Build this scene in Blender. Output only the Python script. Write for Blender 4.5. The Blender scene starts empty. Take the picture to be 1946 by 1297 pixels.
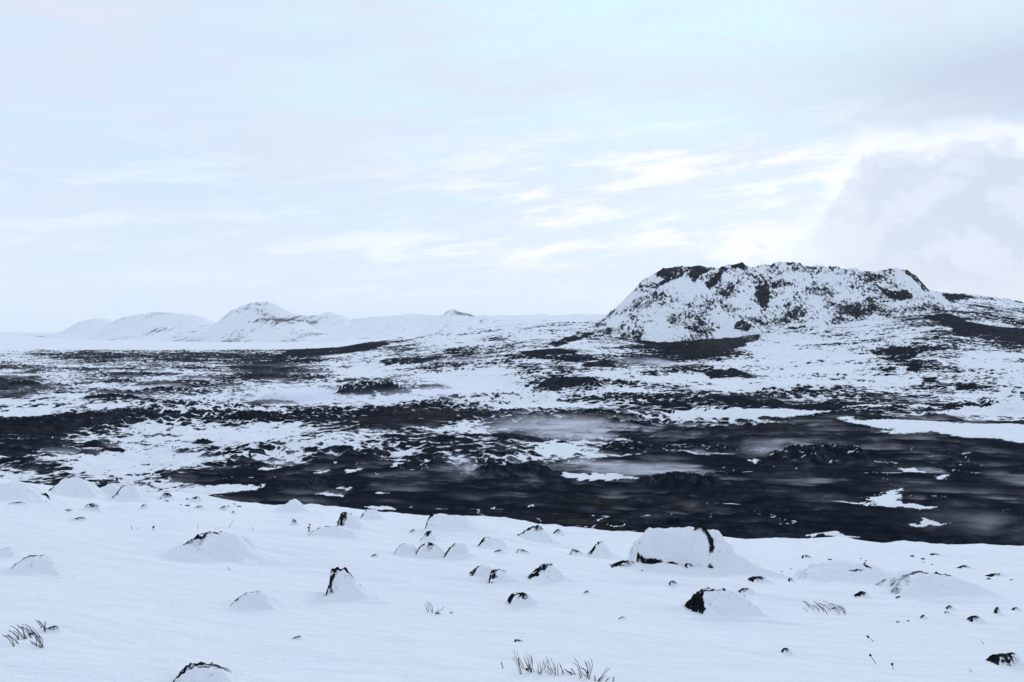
import bpy, math, random
import numpy as np
from mathutils import Vector, Matrix

# ------------------------------------------------------------------ scene, camera, sky, sun, exposure
sc = bpy.context.scene
C = sc.collection
R = math.radians
F = 1892.0            # focal length in photo pixels (35 mm lens)
CX, HZ = 973.0, 637.0  # optical centre column, horizon row
EYE = 31.0            # eye height above the lava plain

cam_d = bpy.data.cameras.new('camera')
cam_d.lens = 35.0; cam_d.sensor_width = 36.0
cam_d.clip_start = 0.1; cam_d.clip_end = 60000.0
cam = bpy.data.objects.new('camera', cam_d); C.objects.link(cam)
cam.location = (0, 0, EYE)
cam.rotation_euler = (R(90) - math.atan(11.5 / F), 0, 0)
sc.camera = cam

SUN_AZ, SUN_EL = 0.26, R(14)          # low sun veiled by cloud, ahead and to the right
SKY_STRENGTH = 0.1
sc.view_settings.view_transform = 'Standard'
sc.view_settings.look = 'None'
sc.view_settings.gamma = 1.0
sc.view_settings.exposure = 0.07
sc.view_settings.use_curve_mapping = False
sc.cycles.volume_bounces = 2
sc.cycles.max_bounces = 6
sc.cycles.diffuse_bounces = 3

sun_d = bpy.data.lights.new('sun', 'SUN')
sun_d.energy = 1.1; sun_d.angle = R(16); sun_d.color = (1.0, 0.97, 0.93)
sun = bpy.data.objects.new('sun', sun_d); C.objects.link(sun)
sd = Vector((math.sin(SUN_AZ) * math.cos(SUN_EL), math.cos(SUN_AZ) * math.cos(SUN_EL), math.sin(SUN_EL)))
sun.rotation_euler = sd.to_track_quat('Z', 'Y').to_euler()
sun.location = (0, 0, 200)


class NB:
    """small helper to wire node trees"""
    def __init__(self, nt): self.nt = nt
    def node(self, t, **kw):
        n = self.nt.nodes.new(t)
        for k, v in kw.items(): setattr(n, k, v)
        return n
    def put(self, sock, v):
        if isinstance(v, bpy.types.NodeSocket): self.nt.links.new(v, sock)
        elif v is not None:
            if isinstance(v, (tuple, list)) and len(v) == 3 and sock.type == 'RGBA': v = (*v, 1)
            sock.default_value = v
    def m(self, op, a, b=None, c=None, clamp=False):
        n = self.node('ShaderNodeMath', operation=op, use_clamp=clamp)
        self.put(n.inputs[0], a); self.put(n.inputs[1], b); self.put(n.inputs[2], c)
        return n.outputs[0]
    def add(self, a, b): return self.m('ADD', a, b)
    def sub(self, a, b): return self.m('SUBTRACT', a, b)
    def mul(self, a, b): return self.m('MULTIPLY', a, b)
    def ss(self, v, a, b, o0=0.0, o1=1.0):
        n = self.node('ShaderNodeMapRange', interpolation_type='SMOOTHSTEP')
        self.put(n.inputs[0], v); self.put(n.inputs[1], a); self.put(n.inputs[2], b)
        self.put(n.inputs[3], o0); self.put(n.inputs[4], o1)
        return n.outputs[0]
    def mix(self, f, a, b, mode='MIX'):
        n = self.node('ShaderNodeMix', data_type='RGBA', blend_type=mode)
        self.put(n.inputs[0], f); self.put(n.inputs[6], a); self.put(n.inputs[7], b)
        return n.outputs[2]
    def xyz(self, x, y, z):
        n = self.node('ShaderNodeCombineXYZ')
        self.put(n.inputs[0], x); self.put(n.inputs[1], y); self.put(n.inputs[2], z)
        return n.outputs[0]
    def noise(self, vec, scale, detail=4.0, rough=0.55, dist=0.0):
        n = self.node('ShaderNodeTexNoise')
        self.put(n.inputs['Vector'], vec); self.put(n.inputs['Scale'], scale)
        self.put(n.inputs['Detail'], detail); self.put(n.inputs['Roughness'], rough)
        self.put(n.inputs['Distortion'], dist)
        return n.outputs[0]


def build_world():
    w = bpy.data.worlds.new('World'); sc.world = w; w.use_nodes = True
    nt = w.node_tree; nt.nodes.clear(); b = NB(nt)
    tc = b.node('ShaderNodeTexCoord')
    nrm = b.node('ShaderNodeVectorMath', operation='NORMALIZE')
    nt.links.new(tc.outputs['Generated'], nrm.inputs[0])
    sp = b.node('ShaderNodeSeparateXYZ'); nt.links.new(nrm.outputs[0], sp.inputs[0])
    dx, dy, dz = sp.outputs
    az = b.m('ARCTAN2', dx, dy)
    el = b.m('ARCSINE', dz)
    # cloud-deck coordinates: direction projected on a high flat layer
    den = b.add(b.m('MAXIMUM', dz, 0.0), 0.10)
    px = b.m('DIVIDE', dx, den); py = b.m('DIVIDE', dy, den)
    deck = b.xyz(px, py, 0.0)
    n_big = b.noise(deck, 0.55, 5, 0.55, 0.6)
    n_mid = b.noise(b.xyz(b.mul(px, 0.8), b.mul(py, 1.3), 3.7), 1.3, 6, 0.6, 0.8)
    # sky angle coordinates, tilted: streaks rise to the right
    tl = b.sub(el, b.mul(az, 0.10))
    st = b.xyz(b.mul(az, 2.2), b.mul(tl, 11.0), 1.3)
    n_st = b.noise(st, 2.0, 7, 0.58, 0.35)
    n_st2 = b.noise(b.xyz(b.mul(az, 5.0), b.mul(tl, 26.0), 7.1), 2.0, 8, 0.62, 0.25)
    n_puf = b.noise(b.xyz(b.mul(az, 9.0), b.mul(el, 12.0), 5.0), 2.2, 8, 0.60, 0.15)

    def blob(a0, e0, sa, se):
        da = b.m('DIVIDE', b.sub(az, a0), sa); de = b.m('DIVIDE', b.sub(el, e0), se)
        r2 = b.add(b.mul(da, da), b.mul(de, de))
        return b.m('POWER', 2.71828, b.mul(r2, -1.0))
    sky = b.node('ShaderNodeTexSky', sky_type='NISHITA', sun_disc=False)
    sky.sun_elevation = SUN_EL; sky.sun_rotation = SUN_AZ
    sky.air_density = 1.0; sky.dust_density = 0.3; sky.ozone_density = 2.0
    K = 1.0 / SKY_STRENGTH
    def col(r, g, bl): return (r * K, g * K, bl * K)
    base = b.mix(b.ss(n_big, 0.35, 0.68), col(0.645, 0.785, 0.955), col(0.705, 0.785, 0.925))
    # thin blue-green openings high in the centre
    cy = b.mul(blob(0.12, 0.29, 0.34, 0.14), b.ss(n_st, 0.32, 0.62))
    base = b.mix(b.mul(cy, 0.9), base, col(0.68, 0.955, 1.0))
    cy2 = b.mul(blob(0.30, 0.33, 0.30, 0.08), 0.65)
    base = b.mix(cy2, base, col(0.70, 0.92, 1.0))
    # faint lilac and rose veils
    base = b.mix(b.mul(b.ss(n_mid, 0.42, 0.68), 0.6), base, col(0.72, 0.765, 0.91))
    rose = b.mul(blob(-0.42, 0.28, 0.13, 0.03), b.ss(n_st, 0.42, 0.65))
    base = b.mix(b.mul(rose, 0.5), base, col(0.80, 0.78, 0.88))
    # pale band towards the horizon
    base = b.mix(b.mul(b.ss(el, 0.16, 0.0), 0.7), base, col(0.76, 0.87, 0.99))
    # grey bank upper right
    g = b.mul(blob(0.50, 0.228, 0.20, 0.042), b.ss(n_st, 0.0, 0.45))
    base = b.mix(b.m('MULTIPLY', g, 1.15, clamp=True), base, col(0.56, 0.64, 0.79))
    # bright slits where the veiled sun shines through
    reg = b.m('MAXIMUM', blob(0.17, 0.135, 0.24, 0.06), b.mul(blob(0.02, 0.085, 0.22, 0.02), 0.8))
    sl = b.mul(b.ss(n_st2, 0.44, 0.68), b.m('MINIMUM', b.mul(reg, 1.4), 1.0))
    base = b.mix(b.mul(reg, 0.35), base, col(0.86, 0.93, 1.0))
    base = b.mix(sl, base, col(1.02, 1.03, 1.03))
    glow = b.mul(blob(0.25, 0.088, 0.075, 0.02), b.ss(n_puf, 0.38, 0.6))
    base = b.mix(b.mul(glow, 0.9), base, col(1.06, 1.05, 1.02))
    lw = b.mul(b.m('MAXIMUM', blob(-0.40, 0.12, 0.30, 0.07), blob(-0.3, 0.04, 0.5, 0.02)), b.ss(n_st2, 0.46, 0.68))
    base = b.mix(b.mul(lw, 0.6), base, col(0.86, 0.94, 1.0))
    # heaped cloud on the right with a white rim above
    top = b.add(0.095, b.mul(b.ss(az, 0.28, 0.345), 0.078))
    edge = b.add(b.sub(top, el), b.mul(b.sub(n_puf, 0.5), 0.075))
    side = b.ss(b.add(az, b.mul(b.sub(n_puf, 0.5), 0.22)), 0.24, 0.36)
    rim = b.mul(b.mul(b.ss(edge, -0.032, -0.003), b.ss(az, 0.24, 0.36)), b.ss(el, 0.24, 0.18))
    base = b.mix(b.mul(rim, 0.65), base, col(0.98, 1.01, 1.04))
    heap = b.mul(b.mul(b.ss(edge, 0.0, 0.014), side), b.ss(el, -0.02, 0.05))
    n_pu2 = b.noise(b.xyz(b.mul(az, 9.0), b.mul(b.add(el, 0.03), 12.0), 5.0), 2.2, 8, 0.60, 0.15)
    lit = b.add(0.5, b.mul(b.sub(n_puf, n_pu2), 2.6))
    hc = b.mix(b.ss(lit, 0.25, 0.75), col(0.60, 0.68, 0.825), col(0.70, 0.775, 0.90))
    base = b.mix(b.mul(heap, 0.92), base, hc)
    wl = b.mul(blob(0.50, 0.03, 0.2, 0.025), 0.5)
    base = b.mix(wl, base, col(0.78, 0.80, 0.88))
    fin = b.mix(0.04, base, sky.outputs[0])
    bg = b.node('ShaderNodeBackground'); bg.inputs[1].default_value = SKY_STRENGTH
    nt.links.new(fin, bg.inputs[0])
    out = b.node('ShaderNodeOutputWorld'); nt.links.new(bg.outputs[0], out.inputs[0])
build_world()

# ------------------------------------------------------------------ numpy noise
def _tables(seed):
    rs = np.random.RandomState(seed)
    p = rs.permutation(256).astype(np.int32)
    a = rs.rand(256) * 2 * np.pi
    return np.concatenate([p, p]), np.cos(a).astype(np.float32), np.sin(a).astype(np.float32)
_TC = {}
def perlin(x, y, seed=0):
    if seed not in _TC: _TC[seed] = _tables(seed)
    p, gx, gy = _TC[seed]
    x = np.asarray(x, np.float64); y = np.asarray(y, np.float64)
    xf = np.floor(x); yf = np.floor(y)
    xi = xf.astype(np.int64) & 255; yi = yf.astype(np.int64) & 255
    fx = (x - xf).astype(np.float32); fy = (y - yf).astype(np.float32)
    u = fx * fx * fx * (fx * (fx * 6 - 15) + 10); v = fy * fy * fy * (fy * (fy * 6 - 15) + 10)
    def g(ix, iy, ax, ay):
        h = p[p[ix & 255] + (iy & 255)]
        return gx[h] * ax + gy[h] * ay
    n00 = g(xi, yi, fx, fy); n10 = g(xi + 1, yi, fx - 1, fy)
    n01 = g(xi, yi + 1, fx, fy - 1); n11 = g(xi + 1, yi + 1, fx - 1, fy - 1)
    a = n00 + u * (n10 - n00); b = n01 + u * (n11 - n01)
    return (a + v * (b - a)) * 1.5
def fbm(x, y, wl, octs=3, seed=0, gain=0.5):
    s = 0; amp = 1.0; tot = 0
    for i in range(octs):
        c, sn = math.cos(0.7 * i), math.sin(0.7 * i)
        s = s + amp * perlin((c * x - sn * y) / wl + 17.3 * i, (sn * x + c * y) / wl - 9.1 * i, seed + i)
        tot += amp; amp *= gain; wl *= 0.47
    return s / tot
def billow(x, y, wl, seed): return 1.0 - 2.2 * np.abs(perlin(x / wl, y / wl, seed))
def sstep(v, a, b):
    t = np.clip((v - a) / (b - a), 0, 1); return t * t * (3 - 2 * t)
def inpoly(px, py, poly):
    """signed closeness to a polygon: mask 0/1"""
    m = np.zeros(px.shape, bool)
    xs = [q[0] for q in poly]; ys = [q[1] for q in poly]
    idx = np.where((px > min(xs)) & (px < max(xs)) & (py > min(ys)) & (py < max(ys)))
    if len(idx[0]) == 0: return m
    x = px[idx]; y = py[idx]; r = np.zeros(x.shape, bool)
    n = len(poly); j = n - 1
    for i in range(n):
        xi, yi = poly[i]; xj, yj = poly[j]
        if yi != yj:
            c = ((yi > y) != (yj > y)) & (x < (xj - xi) * (y - yi) / (yj - yi) + xi)
            r ^= c
        j = i
    m[idx] = r
    return m
def probit(c):
    c = np.clip(c, 0.005, 0.995)
    return 1.7 * (np.log(c / (1 - c)) / 2.9)     # logistic approximation of the normal quantile

# ------------------------------------------------------------------ object helpers
def tag(o, label=None, cat=None, group=None, kind=None):
    if label: o['label'] = label
    if cat: o['category'] = cat
    if group: o['group'] = group
    if kind: o['kind'] = kind
    return o
def grid_obj(name, X, Y, Z, mat, parent=None, attrs=None):
    """regular grid of points (rows, cols) -> one smooth mesh object"""
    r, c = X.shape
    co = np.stack([X, Y, Z], -1).reshape(-1, 3).astype(np.float32)
    i = np.arange(r * c).reshape(r, c)
    q = np.stack([i[:-1, :-1], i[:-1, 1:], i[1:, 1:], i[1:, :-1]], -1).reshape(-1, 4)
    return mesh_np(name, co, q, mat, parent, attrs)
def mesh_np(name, co, q, mat, parent=None, attrs=None, smooth=True):
    me = bpy.data.meshes.new(name)
    k = q.shape[1]
    me.vertices.add(len(co)); me.vertices.foreach_set('co', co.astype(np.float32).ravel())
    me.loops.add(q.size); me.loops.foreach_set('vertex_index', q.astype(np.int32).ravel())
    me.polygons.add(len(q)); me.polygons.foreach_set('loop_start', np.arange(0, q.size, k, dtype=np.int32))
    me.update(calc_edges=True)
    if not smooth: me.polygons.foreach_set('use_smooth', np.zeros(len(q), bool))
    for a, v in (attrs or {}).items():
        at = me.attributes.new(a, 'FLOAT', 'POINT')
        at.data.foreach_set('value', np.asarray(v, np.float32).ravel())
    me.materials.append(mat)
    o = bpy.data.objects.new(name, me); C.objects.link(o)
    if parent: o.parent = parent
    return o
def empty(name, loc):
    o = bpy.data.objects.new(name, None); C.objects.link(o); o.location = loc
    o.empty_display_size = 0.1
    return o

# ------------------------------------------------------------------ materials
SNOW = (0.835, 0.862, 0.905)
LAVA_A, LAVA_B = (0.0018, 0.0036, 0.0070), (0.0062, 0.0096, 0.0155)
def new_mat(name):
    m = bpy.data.materials.new(name); m.use_nodes = True
    nt = m.node_tree; nt.nodes.clear(); return m, NB(nt)
def finish(m, b, colour, rough=1.0, bump=None, bdist=0.02, bstr=0.5):
    p = b.node('ShaderNodeBsdfPrincipled')
    b.put(p.inputs['Base Color'], colour); b.put(p.inputs['Roughness'], rough)
    p.inputs['Specular IOR Level'].default_value = 0.0
    if bump is not None:
        bn = b.node('ShaderNodeBump'); b.put(bn.inputs['Height'], bump)
        bn.inputs['Distance'].default_value = bdist; bn.inputs['Strength'].default_value = bstr
        b.nt.links.new(bn.outputs[0], p.inputs['Normal'])
    o = b.node('ShaderNodeOutputMaterial'); b.nt.links.new(p.outputs[0], o.inputs[0])
    return m
def geo_pos(b):
    return b.node('ShaderNodeNewGeometry').outputs['Position']
def attr(b, n):
    a = b.node('ShaderNodeAttribute'); a.attribute_name = n; return a.outputs['Fac']
def ground_mat(name, fine=1.0, amp=0.7, lava=(LAVA_A, LAVA_B), width=0.22, dust=1.0):
    """bare lava where the 'snow' score falls below zero, snow where it rises above"""
    m, b = new_mat(name)
    pos = geo_pos(b)
    s = attr(b, 'snow'); t = attr(b, 'tint')
    n1 = b.noise(pos, 0.55 * fine, 5, 0.62)
    n2 = b.noise(pos, 2.6 * fine, 3, 0.6)
    s = b.add(s, b.mul(b.sub(n1, 0.5), 2.2 * amp))
    s = b.add(s, b.mul(b.sub(n2, 0.5), 2.0 * amp))
    f = b.ss(s, -width, width)
    lav = b.mix(b.ss(b.noise(pos, 0.12 * fine, 6, 0.65), 0.35, 0.68), lava[0], lava[1])
    lav = b.mix(b.mul(b.ss(n2, 0.62, 0.78), 0.35), lav, (0.035, 0.037, 0.043))
    br = b.mix(b.noise(pos, 0.5 * fine, 4, 0.6), (0.022, 0.015, 0.010), (0.075, 0.06, 0.035))
    lav = b.mix(b.m('MULTIPLY', t, b.ss(n1, 0.36, 0.62), clamp=True), lav, br)
    # thin frosting of blown snow lying in streaks on the bare lava
    sp = b.node('ShaderNodeSeparateXYZ'); b.nt.links.new(pos, sp.inputs[0])
    st = b.noise(b.xyz(b.mul(sp.outputs[0], 0.022 * fine), b.mul(b.add(sp.outputs[1], b.mul(sp.outputs[0], 0.25)), 0.20 * fine), 0.0), 1.0, 7, 0.66, 0.3)
    fr = b.mul(b.ss(st, 0.42, 0.78), b.ss(b.noise(pos, 0.9 * fine, 5, 0.7), 0.35, 0.75))
    nr = b.node('ShaderNodeSeparateXYZ'); b.nt.links.new(b.node('ShaderNodeNewGeometry').outputs['Normal'], nr.inputs[0])
    lee = b.ss(b.sub(b.mul(nr.outputs[0], 0.9), b.mul(nr.outputs[1], 0.25)), -0.12, 0.30)  # frost favours right-facing slopes; also paints in relief shading the dim light lacks
    fr = b.mul(b.add(fr, 0.07), b.add(0.5, b.mul(lee, 1.0)))
    lav = b.mix(b.m('MULTIPLY', fr, 0.26 * dust, clamp=True), lav, (0.26, 0.34, 0.48))
    sn = b.mix(b.noise(pos, 0.03, 4, 0.5), (SNOW[0] * 0.96, SNOW[1] * 0.965, SNOW[2] * 0.98), SNOW)
    return finish(m, b, b.mix(f, lav, sn), 1.0, b.noise(pos, 1.7 * fine, 6, 0.7), 0.6 / fine, 0.6)
def snow_mat(name):
    m, b = new_mat(name)
    pos = geo_pos(b)
    big = b.noise(pos, 0.35, 4, 0.5)
    cl = b.mix(big, (SNOW[0] * 0.965, SNOW[1] * 0.975, SNOW[2] * 0.985), SNOW)
    sp = b.node('ShaderNodeSeparateXYZ'); b.nt.links.new(pos, sp.inputs[0])
    rip = b.noise(b.xyz(b.mul(b.sub(sp.outputs[0], b.mul(sp.outputs[1], 0.5)), 2.0), b.mul(b.add(sp.outputs[1], b.mul(sp.outputs[0], 0.3)), 5.0), sp.outputs[2]), 1.0, 6, 0.68, 0.6)
    gr = b.noise(pos, 38.0, 3, 0.7)
    h = b.add(b.mul(rip, 1.0), b.mul(gr, 0.3))
    return finish(m, b, cl, 1.0, h, 0.075, 0.7)
def rock_mat(name):
    """black basalt; powder snow clings where the 'snow' score is high and in the pits"""
    m, b = new_mat(name)
    pos = geo_pos(b)
    n = b.noise(pos, 9.0, 6, 0.7); n2 = b.noise(pos, 34.0, 5, 0.72)
    c = b.mix(b.ss(n, 0.35, 0.7), (0.0055, 0.0065, 0.009), (0.022, 0.024, 0.03))
    s = b.add(attr(b, 'snow'), b.mul(b.sub(n2, 0.5), 3.4))
    s = b.add(s, b.mul(b.sub(n, 0.5), 2.2))
    f = b.ss(s, -0.5, 1.0)
    c = b.mix(f, c, (SNOW[0] * .97, SNOW[1] * .97, SNOW[2] * .98))
    return finish(m, b, c, 1.0, b.add(n, b.mul(n2, 0.4)), 0.04, 0.7)
def plain_mat(name, a, c2, scale=30.0):
    m, b = new_mat(name)
    return finish(m, b, b.mix(b.noise(geo_pos(b), scale, 4, 0.6), a, c2), 0.9)

M_field = ground_mat('lava_and_snow')
M_mound = ground_mat('lava_mound_rock', 1.6, 0.8)
M_hill = ground_mat('hill_rock_and_snow', 0.8, 1.0, ((0.006, 0.008, 0.012), (0.022, 0.024, 0.030)), 0.5, 0.4)
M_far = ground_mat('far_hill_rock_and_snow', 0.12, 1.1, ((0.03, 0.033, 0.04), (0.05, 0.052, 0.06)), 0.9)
M_snow = snow_mat('wind_packed_snow')
M_rock = rock_mat('dark_basalt')
M_grass = plain_mat('dry_grass', (0.028, 0.022, 0.024), (0.075, 0.055, 0.05))
M_twig = plain_mat('red_brown_twig', (0.06, 0.032, 0.028), (0.15, 0.085, 0.07))
M_seed = plain_mat('brown_seed_head', (0.05, 0.02, 0.01), (0.16, 0.065, 0.03))

# ------------------------------------------------------------------ lava field and apron
COV = [  # snow cover in tenths: rows every 20 px of the ground chart from row 655, 32 columns
 "99999999986468876776213888776543"[:32],
 "64223222335765455465324888884588",
 "66655552137766764454457888863587",
 "46544663138877777667775588765477",
 "13665335654434886447777888776347",
 "24422344676678988876543343222467",
 "55555564534433788754333221244337",
 "11233454222101642223568653112134",
 "00136533432112631110110000000000",
 "11346645657643422432111100000000",
 "12566667877765335532343101110000",
 "57777777872246654420000000000000",
 "64688741000100031000000000000000",
 "73267300100000000000000000000000",
 "76235763000000000000000000000000",
 "54320000000000000000000000000000",
]
COVA = np.array([[int(ch) for ch in r.ljust(32, '0')[:32]] for r in COV], np.float32) / 9.0
def cov_lookup(px, py):
    cx = np.clip((px - 30.4) / 60.8, 0, 30.999); cy = np.clip((py - 655) / 20.0, 0, len(COV) - 1.001)
    i = cx.astype(int); j = cy.astype(int); fx = cx - i; fy = cy - j
    a = COVA[j, i] * (1 - fx) + COVA[j, i + 1] * fx
    b = COVA[j + 1, i] * (1 - fx) + COVA[j + 1, i + 1] * fx
    return a * (1 - fy) + b * fy
SNOW_POLYS = [
 [(1590, 797), (1612, 794), (1628, 800), (1700, 799), (1765, 801), (1850, 806), (2300, 812), (2300, 862), (1946, 842), (1880, 834), (1830, 832), (1780, 823), (1690, 824), (1672, 821), (1705, 817), (1650, 812)],
 [(1740, 788), (1800, 784), (1850, 775), (1946, 769), (2200, 770), (2200, 792), (1946, 792), (1850, 790)],
 [(1600, 776), (1660, 772), (1790, 773), (1780, 778), (1700, 777), (1660, 779)],
 [(1255, 792), (1290, 785), (1400, 785), (1500, 784), (1580, 786), (1560, 792), (1480, 797), (1380, 800), (1290, 803)],
 [(1578, 960), (1622, 959), (1660, 963), (1640, 953), (1672, 948), (1690, 940), (1700, 935), (1722, 930), (1706, 941), (1722, 945), (1704, 956), (1745, 962), (1792, 967), (1740, 973), (1700, 968), (1650, 966), (1610, 963)],
 [(1712, 996), (1745, 995), (1750, 990), (1762, 994), (1796, 998), (1770, 1001), (1735, 999)],
 [(1056, 902), (1090, 902), (1120, 905), (1160, 905), (1220, 912), (1185, 917), (1110, 914), (1070, 912)],
 [(685, 967), (735, 966), (752, 973), (705, 972)],
 [(996, 862), (1030, 852), (1055, 842), (1070, 846), (1095, 840), (1090, 852), (1140, 862), (1095, 864), (1078, 875), (1060, 866)],
 [(486, 892), (545, 886), (548, 889), (490, 896)], [(562, 881), (582, 882), (580, 885), (564, 884)],
 [(595, 903), (620, 898), (622, 900), (598, 906)], [(652, 900), (690, 894), (690, 897), (655, 903)],
 [(735, 890), (770, 886), (772, 888), (738, 893)], [(725, 878), (770, 877), (780, 881), (750, 882)],
 [(600, 940), (625, 936), (650, 944), (655, 948), (620, 945)], [(640, 927), (668, 933), (645, 936), (665, 935), (640, 931)],
 [(705, 939), (735, 939), (733, 943), (708, 942)], [(330, 939), (380, 931), (430, 925), (480, 928), (500, 922), (475, 936), (420, 938), (370, 946), (320, 946)],
 [(1545, 1019), (1590, 1018), (1640, 1023), (1645, 1028), (1600, 1026), (1570, 1024)],
 [(1462, 1027), (1500, 1027), (1470, 1031)], [(1655, 878), (1690, 880), (1718, 884), (1690, 882)],
 [(1700, 893), (1735, 892), (1765, 900), (1720, 896)], [(1778, 906), (1802, 904), (1800, 912), (1780, 912)],
 [(1300, 862), (1380, 863), (1378, 866), (1302, 865)], [(1420, 872), (1440, 880), (1438, 882), (1420, 876)],
 [(1000, 966), (1030, 964), (1030, 967), (1000, 967)], [(1190, 1012), (1200, 1016), (1130, 1014)],
]
DARK_POLYS = [
 [(1660, 672), (1690, 664), (1725, 662), (1745, 672), (1730, 686), (1690, 687), (1665, 682)],
 [(1722, 702), (1735, 690), (1752, 698), (1748, 709), (1724, 708)], [(1750, 718), (1775, 716), (1785, 726), (1755, 728)],
 [(1810, 735), (1850, 735), (1860, 743), (1820, 745)], [(1675, 702), (1705, 699), (1700, 706), (1678, 708)],
 [(1340, 711), (1390, 706), (1460, 714), (1462, 720), (1400, 716), (1350, 719)],
 [(1250, 662), (1290, 652), (1340, 648), (1380, 634), (1420, 628), (1445, 634), (1440, 648), (1400, 662), (1360, 676), (1310, 680), (1270, 676)],
 [(1755, 602), (1800, 596), (1845, 612), (1900, 622), (2200, 632), (2200, 668), (1946, 656), (1890, 640), (1815, 640), (1808, 624)],
 [(1710, 570), (1745, 578), (1780, 582), (1768, 592), (1730, 588)], [(1790, 560), (1830, 558), (1850, 568), (1800, 575)],
 [(1050, 726), (1120, 722), (1130, 730), (1060, 742), (1005, 748), (1010, 740)],
 [(720, 690), (830, 676), (850, 682), (800, 692), (730, 694)], [(560, 660), (740, 654), (700, 668), (620, 676), (520, 682)],
 [(1085, 640), (1120, 622), (1142, 616), (1138, 632), (1108, 646), (1062, 660), (1040, 656)],
 [(1105, 690), (1160, 686), (1170, 698), (1110, 700)], [(985, 668), (1060, 664), (1100, 672), (1000, 680)],
]
BROWN = [(830, 797, 60, 6, 1.0), (700, 805, 60, 6, .5), (1120, 797, 70, 7, .8), (1530, 803, 45, 6, .9), (1480, 809, 60, 4, .7),
         (1700, 790, 60, 4, .7), (1900, 798, 80, 4, .6), (430, 712, 70, 9, .6), (60, 824, 90, 9, .45), (1370, 655, 70, 18, .9),
         (1130, 955, 90, 3, .8), (1310, 962, 50, 3, .7), (1100, 993, 60, 4, .9), (1150, 1006, 60, 4, .6), (1030, 984, 50, 4, .5),
         (1575, 945, 50, 3, .4), (300, 820, 90, 6, .25), (1740, 1005, 60, 4, .25), (1945, 645, 50, 12, .3)]
FOOT_PX = [-600, 300, 600, 800, 1000, 1300, 1946, 2600]; FOOT_Y = [1500, 1250, 900, 620, 480, 470, 440, 430]
TOP_PX = [-600, 500, 640, 700, 780, 830, 870, 950, 1050, 1140, 1250, 1400, 1550, 1700, 1780, 1850, 1946, 2200, 2600]
TOP_PY = [660, 660, 657, 652, 645, 634, 632, 622, 614, 611, 626, 615, 595, 570, 556, 560, 575, 590, 600]
YTOP = 1350.0
def base_z(X, Y):
    """smooth lie of the land: flat plain, then the apron rising to the crater"""
    px = CX + F * X / np.maximum(Y, 1.0)
    foot = np.interp(px, FOOT_PX, FOOT_Y)
    ztop = EYE + (HZ - np.interp(px, TOP_PX, TOP_PY)) / F * YTOP
    s = np.clip((Y - foot) / (YTOP - foot), 0, 1)
    up = np.where(s > 0, s, 0) ** 1.4
    down = 1 - sstep(Y, YTOP + 30, 2300)
    amount = sstep(px, 430, 760)
    return np.maximum(ztop, 0) * up * down * amount
def rough_amt(X, Y):
    z = base_z(X, Y); Ys = np.maximum(Y, 1.0)
    px = CX + F * X / Ys; py = HZ + F * (EYE - z) / Ys
    near = sstep(py, 845, 905)
    r = 1.0 * (1 - near) + near * (0.27 + 0.42 * sstep(px, 520, 150))
    r = r * (1 - 0.75 * sstep(Y, 1700, 2300))
    flat = sstep(px, 1380, 1560) * sstep(py, 783, 800) * (1 - near)
    r = r * (1 - 0.75 * flat)
    ap = sstep(z, 2, 12)
    return r * (1 - 0.25 * ap)
def relief(X, Y, r=None):
    if r is None: r = rough_amt(X, Y)
    wx = X + 5 * perlin(X / 31, Y / 31, 40); wy = Y + 5 * perlin(X / 31 + 50, Y / 31, 41)
    patch = 0.45 + 0.9 * sstep(perlin(X / 85 + 7, Y / 85, 42), -0.35, 0.55)
    z = 1.3 * perlin(wx / 75, wy / 75, 1) + 0.9 * perlin(wx / 34, wy / 34, 2)
    z = z + patch * (1.0 * billow(wx, wy, 17, 3) + 0.9 * billow(wx, wy, 7.5, 4) + 0.55 * perlin(X / 3.1, Y / 3.1, 5) + 0.3 * perlin(X / 1.5, Y / 1.5, 6))
    return z * r
def terrain_z(X, Y):
    X = np.asarray(X, float); Y = np.asarray(Y, float)
    return base_z(X, Y) + relief(X, Y)
def ground_at(px, py, guess=300.0):
    """point of the plain seen at a photo pixel"""
    Y = guess; u = (px - CX) / F; t = (py - HZ) / F
    lo, hi = 60.0, 6000.0
    ys = np.geomspace(lo, hi, 4000)
    z = base_z(u * ys, ys)
    d = (EYE - t * ys) - z
    k = np.argmax(d < 0) if (d < 0).any() else len(ys) - 1
    return u * ys[k], ys[k]

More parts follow.
